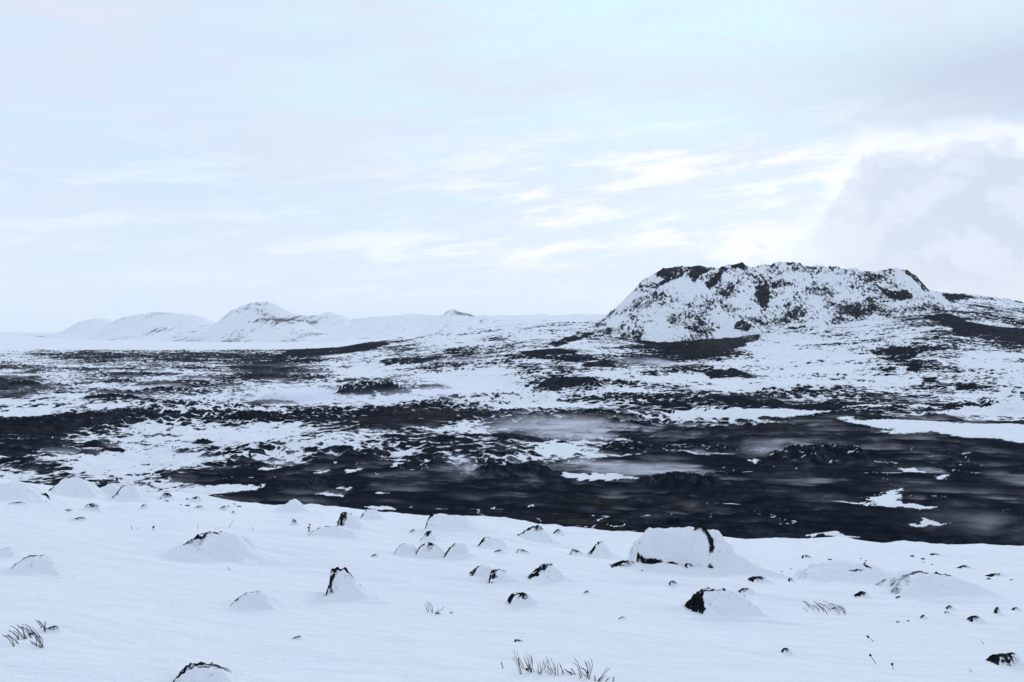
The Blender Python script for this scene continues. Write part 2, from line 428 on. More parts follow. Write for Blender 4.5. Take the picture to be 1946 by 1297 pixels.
def field_scores(X, Y, Zb, Zr, r):
    px = CX + F * X / Y; py = HZ + F * (EYE - Zb) / Y
    wx = px + 16 * fbm(X, Y, 14, 3, 60, .65) * np.clip(300 / Y, .5, 2); wy = py + 4.0 * fbm(X, Y, 9, 3, 64, .65) * np.clip(300 / Y, .6, 2)
    wx = wx + 14 * fbm(X, Y, 2.6, 3, 66, .7) * np.clip(250 / Y, .2, 1.4); wy = wy + 3.2 * fbm(X, Y, 2.2, 3, 69, .7) * np.clip(250 / Y, .2, 1.4)
    c = cov_lookup(px + 30 * fbm(X, Y, 60, 2, 70), py + 7 * fbm(X, Y, 40, 2, 72))
    # behind the apron crest and far off all is snow; the apron above the chart is mostly snow
    hill = sstep(py, 650, 640)
    c = c * (1 - hill) + hill * (0.80 - 0.25 * sstep(px, 1640, 1760) * sstep(py, 560, 600))
    c = np.where((px < 620) & (py < 662), np.maximum(c, 0.97), c)
    far = sstep(Y, 1900, 2300)
    c = c * (1 - far) + 0.99 * far
    N = 0.66 * fbm(X, Y, 34, 4, 80, 0.62) / 0.24 + 0.8 * fbm(X, Y, 5.0, 3, 90, 0.75) / 0.26
    N = N + 0.55 * (Zr / np.maximum(r, 0.1) - 0.2) / 1.0
    dzdy = np.gradient(Zr, axis=0) / np.gradient(Y, axis=0)
    N = N + 1.1 * np.clip(dzdy / 0.30, -1.6, 2.4) * np.clip(r * 1.2, 0.2, 1)
    N = N / 1.6
    s = probit(c) - N + 0.55 * sstep(px, 950, 700) * sstep(py, 735, 755) * sstep(py, 850, 830) * (c > 0.15) + 0.32 * np.clip(r, 0, 1) * (c > 0.06) * (1 - sstep(Zb, 3, 14))
    # snow caught in cracks of the smooth near flow
    cr = np.abs(perlin(X / 11 + 0.5 * perlin(X / 5, Y / 5, 95), Y / 16, 96)); cm = perlin(X / 24 + 3, Y / 30, 97) + 0.35 * perlin(X / 6, Y / 6, 98)
    crack = np.exp(-(cr / 0.022) ** 2) * sstep(cm, 0.28, 0.5) * sstep(py, 800, 850)
    s = np.maximum(s, -1.2 + 2.1 * crack * (crack > 0.3))
    # dark cracks and rock lips netting the snow fields of the near left
    ck = np.abs(perlin(X / 6.5 + 0.6 * perlin(X / 4, Y / 4, 195), Y / 9.0, 196)); ck2 = perlin(X / 15, Y / 15, 197) + 0.5 * perlin(X / 4, Y / 4, 198)
    s = s - 2.2 * np.exp(-(ck / 0.05) ** 2) * sstep(ck2, -0.25, 0.25) * sstep(py, 800, 850) * sstep(c, 0.3, 0.6)
    for p in SNOW_POLYS:
        s = np.where(inpoly(wx, wy, p), np.maximum(s, 1.0 - 0.25 * N), s)
    for p in DARK_POLYS:
        s = np.where(inpoly(wx, wy, p), s - 1.3, s)
    t = np.zeros_like(X)
    for (bx, by, rx, ry, a) in BROWN:
        t = np.maximum(t, a * np.exp(-(((px - bx) / rx) ** 2 + ((py - by) / ry) ** 2)))
    return s, t

def build_field():
    ys = [58.0]
    while ys[-1] < 30000:
        y = ys[-1]
        st = 0.0034 * y if y < 450 else (1.6 + (y - 450) * 0.0016 if y < 1300 else (3.0 + (y - 1300) * 0.011 if y < 2600 else y * 0.045))
        st = max(st, 0.45)
        ys.append(y + st)
    ys = np.array(ys); us = np.linspace(-0.66, 0.66, 940)
    Y, U = np.meshgrid(ys, us, indexing='ij'); X = U * Y
    Zb = base_z(X, Y); r = rough_amt(X, Y); Zr = relief(X, Y, r)
    s, t = field_scores(X, Y, Zb, Zr, r)
    o = grid_obj('lava_field', X, Y, Zb + Zr, M_field, None, {'snow': s, 'tint': t})
    tag(o, 'black lava plain patched with windblown snow, rising to the crater', kind='structure')
    print('field', X.shape, 2 * X.size)
build_field()

# ------------------------------------------------------------------ crater, far hills
def hill_obj(name, sky, Yr, front, back, label, mat, ncol, nrow, rough, cover, dark=(), x_pad=0, bow=None, gpow=1.5, foot=-6.0, dens=None, wl=14.0, seed=200):
    pxs = np.array([p[0] for p in sky], float); pys = np.array([p[1] for p in sky], float)
    pxa, pxb = pxs[0] - x_pad, pxs[-1] + x_pad
    PX = np.linspace(pxa, pxb, ncol)
    S = np.concatenate([np.linspace(-1, 0, int(nrow * 0.78), endpoint=False), np.linspace(0, 1, nrow - int(nrow * 0.78))])
    Sg, P = np.meshgrid(S, PX, indexing='ij')
    yr = Yr + (bow(P) if bow is not None else 0)
    Y = np.where(Sg < 0, yr + Sg * front, yr + Sg * back)
    X = (P - CX) / F * (Y if Yr > 2000 else yr)
    zt = EYE + (HZ - np.interp(P, pxs, pys)) / F * yr
    prof = np.where(Sg < 0, np.clip(1 + Sg, 0, 1) ** gpow, np.clip(1 - Sg, 0, 1))
    # crest stays exact, the slope gets gullies and rocks
    Z = foot + (zt - foot) * prof
    env = np.clip(1.2 - np.abs(prof - 0.55) * 1.1, 0.4, 1)
    g = rough * (1.0 * fbm(X, Y, wl * 3, 3, seed) + 0.8 * billow(X, Y, wl, seed + 5) * 0.6 + 0.5 * perlin(X / (wl * .45), Y / (wl * .45), seed + 6) + 0.3 * perlin(X / (wl * .2), Y / (wl * .2), seed + 7))
    gully = rough * 1.3 * perlin(X / (wl * 1.5) + 0.3 * perlin(X / wl / 4, Y / wl / 4, seed + 9), Y / (wl * 12), seed + 8)
    Zr = (g + gully) * env
    Z = Z + Zr
    px = CX + F * X / Y; py = HZ + F * (EYE - Z) / Y
    V = 1.3 * Z + 0.3 * Y if Yr < 2000 else 1.6 * Z + 0.04 * Y
    N = 0.75 * fbm(X, V, wl * 4, 4, seed + 18, 0.6) / 0.22 + 0.5 * fbm(X, V, wl * .36, 4, seed + 20, 0.8) / 0.26 + 0.75 * np.where(perlin(X / (wl * 5), Z / (wl * 4), seed + 40) > 0, fbm(X + 0.40 * Z, 0.35 * V, wl * .36, 3, seed + 26, 0.72), fbm(X - 0.30 * Z, 0.35 * V, wl * .40, 3, seed + 27, 0.72)) / 0.26 * np.clip(0.65 + 0.8 * perlin(X / (wl * 3), Z / (wl * 3), seed + 41), 0.15, 1.3) + (0.35 if Yr < 2000 else 0.1) * np.clip(np.gradient(Zr, axis=0) / np.gradient(Y, axis=0) / 0.45, -1.5, 2)
    N = N / 1.15
    c = np.full(X.shape, cover, float)
    if dens is not None:
        for (bx, by, rx, ry, v) in dens:
            k = np.exp(-(((px - bx) / rx) ** 2 + ((py - by) / ry) ** 2)); c = c * (1 - k) + v * k
    s = probit(c) - N
    wxx = px + 5 * fbm(X, Y + Z, 12, 3, seed + 30); wyy = py + 5 * fbm(X, Z + Y, 12, 3, seed + 34)
    for p in dark: s = np.where(inpoly(wxx, wyy, p), s - (1.7 if Yr < 2000 else 0.9), s)
    t = np.zeros_like(X)
    if dark: t = 0.3 * np.exp(-(((px - 1290) / 40) ** 2 + ((py - 518) / 12) ** 2))
    o = grid_obj(name, X, Y, Z, mat, None, {'snow': s, 'tint': t})
    tag(o, label, kind='structure')
    return o
CRATER_SKY = [(1085, 640), (1110, 628), (1140, 612), (1165, 590), (1195, 560), (1215, 540), (1240, 521), (1258, 511), (1290, 508), (1330, 505),
              (1350, 508), (1368, 511), (1385, 504), (1395, 503), (1411, 500), (1418, 507), (1428, 509), (1445, 505), (1470, 502), (1495, 498),
              (1530, 505), (1560, 506), (1600, 510), (1616, 508), (1640, 514), (1664, 518), (1672, 513), (1700, 512), (1724, 513), (1742, 528), (1762, 548), (1785, 562), (1820, 585), (1850, 610)]
CRATER_DARK = [
 [(1252, 510), (1300, 503), (1345, 500), (1370, 506), (1352, 514), (1332, 522), (1318, 538), (1309, 527), (1303, 519), (1288, 530), (1262, 540), (1245, 551), (1244, 543), (1262, 530), (1246, 524)],
 [(1370, 508), (1384, 509), (1362, 540), (1348, 552), (1340, 537), (1358, 526)],
 [(1436, 542), (1461, 541), (1463, 560), (1456, 590), (1446, 592), (1444, 572), (1433, 562)],
 [(1394, 626), (1400, 611), (1412, 608), (1428, 620), (1426, 628)],
 [(1490, 628), (1500, 622), (1532, 618), (1533, 632), (1450, 634)],
 [(1702, 508), (1728, 508), (1746, 526), (1768, 556), (1750, 550), (1733, 528)],
 [(1662, 538), (1692, 553), (1722, 552), (1737, 567), (1702, 571), (1682, 561)],
 [(1385, 500), (1414, 494), (1422, 508), (1400, 509), (1388, 510)], [(1480, 494), (1512, 498), (1500, 504)],
]
CRATER_DENS = [(1480, 600, 40, 30, 0.40), (1640, 585, 60, 35, 0.55), (1500, 520, 110, 18, 0.58), (1640, 530, 60, 18, 0.55), (1300, 583, 40, 20, 0.62), (1400, 525, 30, 15, 0.55), (1190, 580, 25, 40, 0.62)]
hill_obj('crater_hill', CRATER_SKY, 1150, 135, 260, 'steep snow streaked crater hill with jagged flat black rim', M_hill, 640, 250, 1.9, 0.74,
         CRATER_DARK, bow=lambda p: 45 * np.exp(-((p - 1500) / 170) ** 2), gpow=1.25, dens=CRATER_DENS, wl=9.0, foot=2.0)
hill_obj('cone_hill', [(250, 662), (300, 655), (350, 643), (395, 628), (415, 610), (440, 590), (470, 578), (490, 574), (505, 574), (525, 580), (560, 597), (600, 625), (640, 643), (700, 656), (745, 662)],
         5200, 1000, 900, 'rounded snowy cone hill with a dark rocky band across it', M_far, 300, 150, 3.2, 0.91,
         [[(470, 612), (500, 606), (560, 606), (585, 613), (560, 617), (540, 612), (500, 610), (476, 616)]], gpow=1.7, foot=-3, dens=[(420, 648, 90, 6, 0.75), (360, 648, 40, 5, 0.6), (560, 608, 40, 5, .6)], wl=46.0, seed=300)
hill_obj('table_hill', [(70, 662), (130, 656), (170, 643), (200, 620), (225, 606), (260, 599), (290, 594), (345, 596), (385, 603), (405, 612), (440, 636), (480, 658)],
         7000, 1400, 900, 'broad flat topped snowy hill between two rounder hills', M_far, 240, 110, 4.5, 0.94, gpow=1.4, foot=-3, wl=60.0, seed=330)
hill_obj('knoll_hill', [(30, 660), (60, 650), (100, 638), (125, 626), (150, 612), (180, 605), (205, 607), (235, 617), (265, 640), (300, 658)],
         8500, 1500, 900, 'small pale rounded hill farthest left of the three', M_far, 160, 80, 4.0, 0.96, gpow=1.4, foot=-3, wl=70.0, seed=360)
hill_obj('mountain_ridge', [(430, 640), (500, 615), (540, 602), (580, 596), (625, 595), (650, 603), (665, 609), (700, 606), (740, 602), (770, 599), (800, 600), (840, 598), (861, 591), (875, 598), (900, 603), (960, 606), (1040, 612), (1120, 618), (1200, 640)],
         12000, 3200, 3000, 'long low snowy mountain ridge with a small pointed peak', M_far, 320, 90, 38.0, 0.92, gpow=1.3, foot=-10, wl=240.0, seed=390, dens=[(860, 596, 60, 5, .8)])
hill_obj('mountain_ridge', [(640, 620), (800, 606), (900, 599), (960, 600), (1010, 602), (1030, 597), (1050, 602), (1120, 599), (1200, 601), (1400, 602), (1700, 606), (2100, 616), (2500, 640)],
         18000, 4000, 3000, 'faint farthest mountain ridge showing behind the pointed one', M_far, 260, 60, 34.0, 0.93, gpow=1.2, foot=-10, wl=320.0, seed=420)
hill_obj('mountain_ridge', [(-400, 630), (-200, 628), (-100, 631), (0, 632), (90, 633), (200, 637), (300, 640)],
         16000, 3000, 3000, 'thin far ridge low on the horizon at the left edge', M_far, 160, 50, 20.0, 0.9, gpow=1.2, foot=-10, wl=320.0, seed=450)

# ------------------------------------------------------------------ lava mounds standing out of the plain
def mound(px, py, w, h, cover, label, brown=0.0, seed=0, rag=0.4, skew=0.0):
    x0, y0 = ground_at(px, py)
    k = y0 / F
    hw = 0.5 * w * k; H = h * k * 0.7; hd = min(hw * 0.8, 30.0)
    n = int(np.clip(w * 0.62, 36, 150)); md = int(np.clip(n * 0.45, 24, 60))
    a = np.linspace(-1.25, 1.25, n); b_ = np.linspace(-1.25, 1.25, md)
    B, A = np.meshgrid(b_, a, indexing='ij')
    X = x0 + A * hw; Y = y0 + hd + B * hd
    wl = max(hw * 0.30, 1.2)
    rr = np.sqrt((A + 0.22 * perlin(X / wl / 1.6, Y / wl / 1.6, seed + 500)) ** 2 + B ** 2) + 0.16 * fbm(X, Y, wl, 3, seed + 503)
    d = np.clip(1 - rr ** 2.2, -0.4, 1)
    d = np.where(d > 0, d ** 0.8, d)
    d = d * (1 + skew * A)
    nz = rag * (0.9 * billow(X, Y, wl * 1.1, seed + 510) + 0.45 * billow(X, Y, max(wl * .4, .8), seed + 511) + 0.10 * perlin(X / max(wl * .2, .7), Y / max(wl * .2, .7), seed + 512))
    Z = base_z(X, Y) + H * (0.85 * d + nz * np.clip(d + 0.15, 0, 1)) - 0.15 * H - 0.2
    N = fbm(X, Y, wl * .6, 4, seed + 520, .65) / 0.24 + 0.9 * np.clip(np.gradient(Z, axis=0) / np.gradient(Y, axis=0) / 0.6, -1.5, 2)
    s = probit(np.full(X.shape, cover)) - N / 1.3
    t = brown * np.exp(-((A - 0.1) ** 2 / 0.25 + (B + 0.3) ** 2 / 0.4))
    o = grid_obj('lava_mound', X - x0, Y - y0, Z, M_mound, None, {'snow': s, 'tint': t})
    o.location = (x0, y0, 0)
    return tag(o, label, 'lava mound', 'rough lava mounds on the plain')
MOUNDS = [
 (975, 912, 190, 26, .05, 'ragged black lava mound left of the long narrow snow strip', 0),
 (1310, 934, 200, 32, .10, 'long black lava mound with scattered snow specks, right of the narrow snow strip', 0),
 (1600, 883, 230, 34, .22, 'black lava mound with bright snow patches on its face at right', 0),
 (790, 803, 330, 34, .18, 'broad dark mound with a brown mossy slope in mid plain', .8),
 (475, 808, 130, 30, .16, 'black lava mound left of the broad mossy mound', 0),
 (130, 812, 270, 24, .12, 'long jagged black lava ridge near the left edge', .1),
 (188, 766, 130, 19, .18, 'rocky lava hump with snow specks above the long jagged ridge', 0),
 (272, 768, 60, 12, .10, 'small dark lava knob right of the rocky hump', 0),
 (30, 742, 84, 24, .14, 'dark lava hump cut by the left edge of the picture', 0),
 (700, 757, 180, 36, .40, 'speckled lava mound half snowed over behind the mossy mound', 0),
 (1230, 862, 170, 20, .22, 'low lava mound with snow along its top, centre right', 0),
 (1385, 862, 90, 16, .18, 'small lava mound beside a thin white snow line', 0),
 (622, 914, 36, 12, .03, 'little pointed black rock sheltering a streak of drift', 0),
 (570, 938, 190, 16, .04, 'low black lava bank just beyond the snow slope', 0),
 (925, 892, 120, 22, .42, 'lava mound capped with broken snow behind the ragged black one', 0),
 (1325, 824, 70, 12, .06, 'faint dark knoll with one white streak on its side', .1),
 (160, 861, 40, 9, .05, 'tiny black lava knob ringed by snow at left', 0),
 (205, 858, 50, 8, .08, 'second tiny black lava knob right of the first', 0),
 (380, 845, 40, 14, .10, 'small dark lava bump at the end of a pale drift', 0),
 (940, 772, 60, 12, .15, 'dark lava bump in the white drift, centre', 0),
 (1120, 800, 110, 12, .04, 'low yellowish brown mossy knoll in the drift', .9),
 (1480, 815, 110, 11, .03, 'low mossy knoll at the tip of the big snow sheet', .8),
 (350, 800, 120, 14, .30, 'snow dusted lava bumps between the ridge and black mound', 0),
 (500, 772, 120, 12, .18, 'thin dark lava rib below the pale drift', 0),
 (300, 748, 130, 14, .38, 'half snowed lava hump below the far dark band', 0),
 (1440, 782, 240, 13, .12, 'long dark lava rib at the foot of the crater apron', 0),
 (1360, 664, 170, 24, .12, 'smooth reddish black cinder mound under the crater', 1.0),
]
for i, (x, y, w, h, c, lab, br) in enumerate(MOUNDS):
    mound(x, y, w, h, c, lab, br, seed=7 * i, rag=0.12 if br > 0.7 else 0.42)

# ------------------------------------------------------------------ foreground snow slope
LIP_PX = [-700, 0, 60, 200, 330, 430, 520, 600, 650, 740, 830, 960, 1000, 1080, 1210, 1400, 1500, 1600, 1680, 1720, 1800, 1946, 2600]
LIP_PY = [890, 912, 920, 940, 938, 950, 965, 965, 971, 981, 985, 991, 1000, 1012, 1019, 1031, 1036, 1030, 1044, 1037, 1046, 1048, 1060]
def slope_raw(X, Y):
    px = CX + F * X / np.maximum(Y, 0.5)
    u = np.clip((px - CX) / F, -0.9, 0.9)
    D = 33.0 - 5.0 * u
    T = (np.interp(px, LIP_PX, LIP_PY) - HZ) / F
    plane = -1.55 - 0.132 * Y - 0.055 * X
    zl = -D * T
    pl_D = -1.55 - 0.132 * D - 0.055 * u * D
    k = sstep(Y, 8.0, D)
    z = plane + (zl - pl_D) * k * np.minimum(Y / D, 1.0)
    over = np.maximum(Y - D, 0)
    z = np.where(Y > D, zl - 0.14 * over - 0.010 * np.minimum(over, 22) ** 2 - np.maximum(over - 22, 0) * 0.30, z)
    return EYE + z
def slope_z(X, Y):
    X = np.asarray(X, float); Y = np.asarray(Y, float)
    z = slope_raw(X, Y)
    near = sstep(Y, 3.0, 14.0)
    z = z + 0.13 * fbm(X, Y, 4.0, 3, 600) * near + 0.03 * perlin(X / 1.5, Y / 1.1, 604) + 0.010 * perlin(X / .6, Y / .33, 605) + 0.004 * perlin(X / .22, Y / .12, 607)
    # wind ridges and a lumpy crest
    z = z + 0.036 * (1 - np.abs(perlin(X / 2.6 + 0.4 * perlin(X / 1.3, Y / 1.3, 611), (Y + 0.35 * X) / 0.85, 610)) * 2.5) * sstep(Y, 3, 8) * sstep(perlin(X / 6, Y / 6, 612), -0.3, 0.4)
    z = z + 0.11 * fbm(X, Y, 1.3, 3, 620, 0.6) * np.exp(-((Y - 33) / 7.0) ** 2)
    # shallow humps over buried stones
    hb = perlin(X / 2.2 + 4, Y / 2.2, 606)
    return z + 0.12 * np.clip(hb - 0.32, 0, 1) * sstep(Y, 9, 22)
def slope_at(px, py):
    u = (px - CX) / F; t = (py - HZ) / F
    ys = np.linspace(2.5, 45, 5000)
    d = (EYE - t * ys) - slope_z(u * ys, ys)
    k = np.argmax(d < 0) if (d < 0).any() else np.argmin(d)
    return float(u * ys[k]), float(ys[k])
def build_slope():
    ys = [1.5]
    while ys[-1] < 120: ys.append(ys[-1] + max(0.03, 0.0065 * ys[-1] if ys[-1] < 50 else 0.03 * ys[-1]))
    ys = np.array(ys); us = np.linspace(-0.85, 0.85, 640)
    Y, U = np.meshgrid(ys, us, indexing='ij'); X = U * Y
    Z = slope_z(X, Y)
    o = grid_obj('snow_slope', X, Y, Z, M_snow)
    tag(o, 'smooth snow covered slope in the foreground dotted with stones', kind='structure')
    print('slope', X.shape)
build_slope()

# ------------------------------------------------------------------ boulders with their snow
PROF = {
 'dome': [(-1, 0), (-.85, .42), (-.62, .78), (-.3, .96), (0, 1), (.4, .92), (.75, .62), (1, .3), (1.4, 0)],
 'wedge': [(-1.0, 0), (-.95, .5), (-.88, .92), (-.6, 1.0), (-.2, .92), (.2, .66), (.6, .38), (1.0, .18), (1.6, 0)],
 'ramp': [(-1, 0), (-.7, .40), (-.45, .72), (-.2, .93), (.05, .97), (.5, 1), (.75, .93), (.95, .5), (1.15, .15), (1.4, 0)],
 'block': [(-1.05, 0), (-.92, .25), (-.78, .70), (-.62, .90), (-.2, 1), (.35, .97), (.6, .85), (.82, .45), (1.05, .15), (1.4, 0)],
 'peak': [(-1, 0), (-.65, .36), (-.3, .78), (-.08, .98), (.08, 1), (.3, .82), (.65, .42), (1, .2), (1.6, 0)],
 'slab': [(-1.03, 0), (-1.0, .28), (-.97, .43), (-.85, .68), (-.72, .93), (-.5, .94), (-.2, .97), (0, 1.0), (.28, 1.05), (.6, .98), (.78, .77), (.86, .61), (1.1, .46), (1.4, .24), (1.7, 0)],
}
def boulder(px, py, w, h, label, shape='dome', exp=1.0, seed=0, name='boulder', cat='boulder', group=None, extra=(), tail=0.9, depth=0.8, front=1.0):
    """rock: outline profile times a rounded depth section, roughened where bare;
    snow: a softer blanket and a lee drift that leave the windward (back left) edges bare"""
    rs = np.random.RandomState(900 + seed)
    x0, y0 = slope_at(px, py)
    k = y0 / F
    hw = 0.5 * w * k; H = h * k * 0.98; hd = max(hw * depth, H * 0.6)
    n = int(np.clip(w * 1.1, 30, 230)); md = int(np.clip(n * 0.65, 28, 150))
    ra, rb = (-1.5, 2.3)
    A = np.linspace(ra, rb, n); B = np.linspace(-2.3, 1.5, md)
    B, A = np.meshgrid(B, A, indexing='ij')
    yc = y0 + hd * 0.85
    X = x0 + A * hw; Y = yc + B * hd
    G = slope_z(X, Y)
    A2 = A + 0.07 * perlin(A * 1.9 + seed * 3.1, B * 1.7, 700) + 0.03 * perlin(A * 6 + seed, B * 6, 701) - 0.12 * B * rs.randn() * .6
    B2 = B + 0.14 * perlin(A * 1.6 + seed, B * 1.6 + 9, 702)
    pp = PROF[shape]
    prof = np.interp(A2, [q[0] for q in pp], [q[1] for q in pp], left=-0.05, right=-0.05)
    prof = np.where((A2 > 0) & (prof > 0), np.clip(prof, 0, 2) ** 1.3, prof)
    jag = 0.09 * perlin(A * 5 + seed * 2.3, B * 3, 703) * sstep(prof, .2, .5)
    fr = (1.45 * np.clip((B2 + 1.75) / 1.55, 0, 3) ** 1.7 - 0.02) if front == 1.0 else 1.35 * (1.0 + B2) * front + 0.02; bk = 1.5 * (1.0 - B2)
    def smin(ks): return -np.log(np.exp(-ks * (prof + jag)) + np.exp(-ks * fr) + np.exp(-ks * bk)) / ks
    hard = np.maximum(smin(16.0), -0.35)
    soft = np.maximum(smin(14.0) + 0.03 + 0.09 * perlin(A * 2.1 + seed * 1.3, B * 2.1, 704) + 0.04 * perlin(A * 4.7, B * 4.7 + seed, 705), -0.35)
    cell = max(H * .45, .06)
    rk = 0.07 * billow(A * hw, B * hd, cell, 710 + seed % 40) + 0.05 * perlin(A * hw / cell * 2.6, B * hd / cell * 2.6, 711) + 0.03 * perlin(A * hw / cell * 6, B * hd / cell * 6 + seed, 712)
    gA = np.gradient(soft, axis=1) / np.gradient(A, axis=1); gB = np.gradient(soft, axis=0) / np.gradient(B, axis=0)
    steep = sstep(gA - 0.15 * gB, 0.55, 1.5) * sstep(hard, 0.02, 0.15)
    ridge = sstep(hard, 0.6, 0.85) * sstep(-gB, 0.0, 0.5) * sstep(0.5 - A, 0.0, 0.9)
    pat = fbm(A * hw + seed * 5, B * hd, max(hw * .30, .05), 3, 720)
    e = exp * (1.0 * steep + 0.7 * ridge) * np.clip(0.8 + 1.6 * pat, 0, 1.5)
    for (ea, eb, sa, sb, v) in extra:
        e = e + 2.0 * v * np.exp(-((A + 0.12 * perlin(B * 3, A * 3 + seed, 731) - ea) / sa) ** 2 - ((B - eb) / sb) ** 2) * np.clip(0.9 + 1.3 * perlin(A * 5, B * 5 + seed, 730), 0, 2)
    ec = np.clip(e, 0, 1)
    Hr = hard + rk * (0.25 + ec) * sstep(hard, -0.05, 0.15) + 0.03 * ec
    drift = tail * 0.42 * np.exp(-((A - 0.85) / 0.75) ** 2 - (B / 0.75) ** 2) * sstep(A, -0.2, 0.6)
    toe = 0.09 * np.exp(-((B + 1.05) / 0.35) ** 2 - (A / 0.9) ** 2)
    Hs = np.logaddexp(soft * 9, (drift + toe - 0.08) * 9) / 9 + 0.015 * perlin(A * 2.3, B * 2.3 + seed, 740) + 0.01
    Hs = np.log1p(np.exp(np.clip(7.5 * (Hs - 0.03), -30, 30))) / 7.5 - 0.015
    Hs = Hs - 0.24 * sstep(e, 0.05, 0.45)
    bd = np.clip(np.minimum(np.minimum(A - ra, rb - A) / 0.5, np.minimum(B + 2.3, 1.5 - B) / 0.5), 0, 1)
    Hs = Hs * sstep(bd, 0, 1) - 0.05 * (1 - bd) - 0.015
    root = (x0, yc, float(slope_z(x0, yc)))
    sc_ = 1.15 - 3.5 * ec
    o = grid_obj(name, X - root[0], Y - root[1], G + H * np.clip(Hr * bd - 0.1 * (1 - bd), -0.3, 3) - root[2], M_rock, None, {'snow': sc_})
    o.location = root
    grid_obj('snow_cover', X - root[0], Y - root[1], G + H * Hs - root[2], M_snow, o)
    return tag(o, label, cat, group)

GB = 'boulders on the snow slope'
B_ = [
 (137, 945, 92, 37, 'tall rounded snow covered boulder with black left edge on the slope crest', 'dome', 1.3),
 (28, 952, 120, 35, 'broad snow buried boulder at the left end of the crest', 'dome', .3),
 (242, 952, 54, 27, 'rounded boulder with a dark left edge, right of the tall crest boulder', 'dome', 1.5),
 (208, 946, 60, 22, 'low snowy boulder half hidden between two crest boulders', 'dome', .5),
 (73, 943, 34, 14, 'small dark tipped rock in front of the leftmost boulder', 'wedge', 1.3),
 (556, 974, 72, 26, 'pointed snowy boulder on the crest against black lava', 'peak', .8),
 (400, 1063, 140, 43, 'flat topped boulder with a rugged black left shoulder, standing alone', 'ramp', 1.6),
 (672, 1008, 62, 29, 'leaning rock with a bare black left face on the crest', 'wedge', 1.7),
 (640, 1026, 100, 22, 'low snowy mound of rock below the leaning black faced rock', 'dome', .8),
 (706, 988, 44, 17, 'small rounded snowy rock just behind the leaning rock', 'dome', 1.0),
 (890, 1017, 155, 36, 'long snowy wedge shaped boulder falling to the right on the crest', 'wedge', .7),
 (1022, 1031, 90, 29, 'peaked boulder with black rock showing near its top', 'peak', 1.5),
 (938, 1041, 56, 17, 'squat rock with a black blunt left end below the wedge boulder', 'block', 1.5),
 (816, 1031, 40, 21, 'small black edged rock at the left foot of the wedge boulder', 'peak', 1.8),
 (772, 1055, 42, 18, 'leftmost of three small rocks in a row', 'dome', 1.8),
 (818, 1055, 54, 20, 'middle of three small rocks in a row, black in the centre', 'dome', 1.6),
 (866, 1063, 48, 25, 'rightmost of three small rocks in a row, steep on the right', 'ramp', 1.2),
 (664, 1139, 84, 50, 'black walled upright rock with a long snow tail, middle foreground', 'wedge', 2.0),
 (482, 1159, 84, 27, 'low foreground mound with a thin black left edge', 'dome', 1.4),
 (914, 1097, 44, 17, 'small rock with black left side, left of a black ended rock', 'ramp', 1.7),
 (962, 1107, 64, 17, 'flat rock with a round black left end', 'wedge', 1.8),
 (1045, 1106, 84, 29, 'peaked rock with a black diagonal left edge and snow tail', 'peak', 1.9),
 (992, 1151, 54, 21, 'low speckled rock in the middle foreground', 'dome', 1.8),
 (1385, 1173, 130, 45, 'blocky foreground boulder with ragged black left corner', 'block', 1.7),
 (1632, 1107, 200, 35, 'wide snow dome over a boulder with a short dark crack', 'dome', .12),
 (1800, 1137, 190, 40, 'rounded snow buried boulder at right with a thin dark top edge', 'dome', .2),
 (1145, 1061, 54, 29, 'small triangular rock outlined in black left of the largest boulder', 'peak', 1.5),
 (383, 1310, 130, 34, 'dark topped mound cut by the bottom edge of the picture', 'dome', 1.6),
 (8, 1059, 40, 15, 'small dark topped rock touching the left edge', 'dome', 1.5),
 (68, 1089, 92, 29, 'low rounded mound with a dark top near the left edge', 'dome', 1.2),
 (1925, 1268, 60, 18, 'rugged black stone with snow at the right edge, lower corner', 'block', 2.4),
]
EXTRA = {
 23: [(-0.88, -0.3, .10, .45, .28), (.45, -.1, .2, .12, .3)],
 24: [(.25, -.45, .035, .10, .5), (.22, -.65, .03, .08, .5), (-.1, -.8, .1, .03, .4)],
 25: [(.1, -.25, .35, .05, .5), (-.4, -.3, .12, .04, .5)],
 7: [(-.75, -.3, .2, .9, .5)], 17: [(-.82, -.2, .13, 1.0, .6), (-.35, .1, .38, .35, .40)],
 6: [(-.55, -.3, .28, .5, .35)], 11: [(-.1, -.3, .25, .35, .45)], 12: [(-.85, -.2, .2, .7, .5)],
 13: [(-.2, -.5, .3, .3, .4)], 15: [(-.05, -.5, .2, .35, .45)], 20: [(-.8, -.2, .18, .8, .6)], 21: [(-.35, -.35, .35, .3, .4)],
 30: [(-.3, -.2, .5, .8, .6)], 22: [(.1, -.5, .35, .3, .4)], 0: [(-.86, -.5, .12, .35, 1.2)], 2: [(-.74, -.5, .16, .4, 1.0)], 10: [(-.97, -.1, .05, .6, .5)],
 4: [(-.3, -.1, .5, .5, .5)], 5: [(0, .2, .3, .2, .4)], 27: [(0, .1, .5, .3, .3)], 1: [(.75, -.3, .1, .2, .4)],
}
for i, (x, y, w, h, lab, shp, ex) in enumerate(B_):
    boulder(x, y, w, h, lab, shp, ex, seed=i, group=GB, extra=EXTRA.get(i, ()))
# the largest boulder: long block, black foot along the left front, a crack down its face, drift to the right
boulder(1312, 1080, 205, 75, 'largest boulder, snow plastered, with a dark crack and black foot', 'slab', 0.10, seed=77, group=GB, tail=1.0, depth=0.62, front=1.7,
        extra=[(-.97, -.96, .04, .04, .4), (-.75, -.97, .13, .045, .55), (-.42, -.99, .18, .04, .55), (-.1, -1.0, .2, .03, .5), (.33, -.61, .025, .05, .6), (.36, -.69, .022, .05, .6), (.38, -.78, .02, .045, .6), (.27, -.57, .08, .025, .45), (.36, -.99, .07, .05, .6), (-.68, .0, .2, .06, .4)])

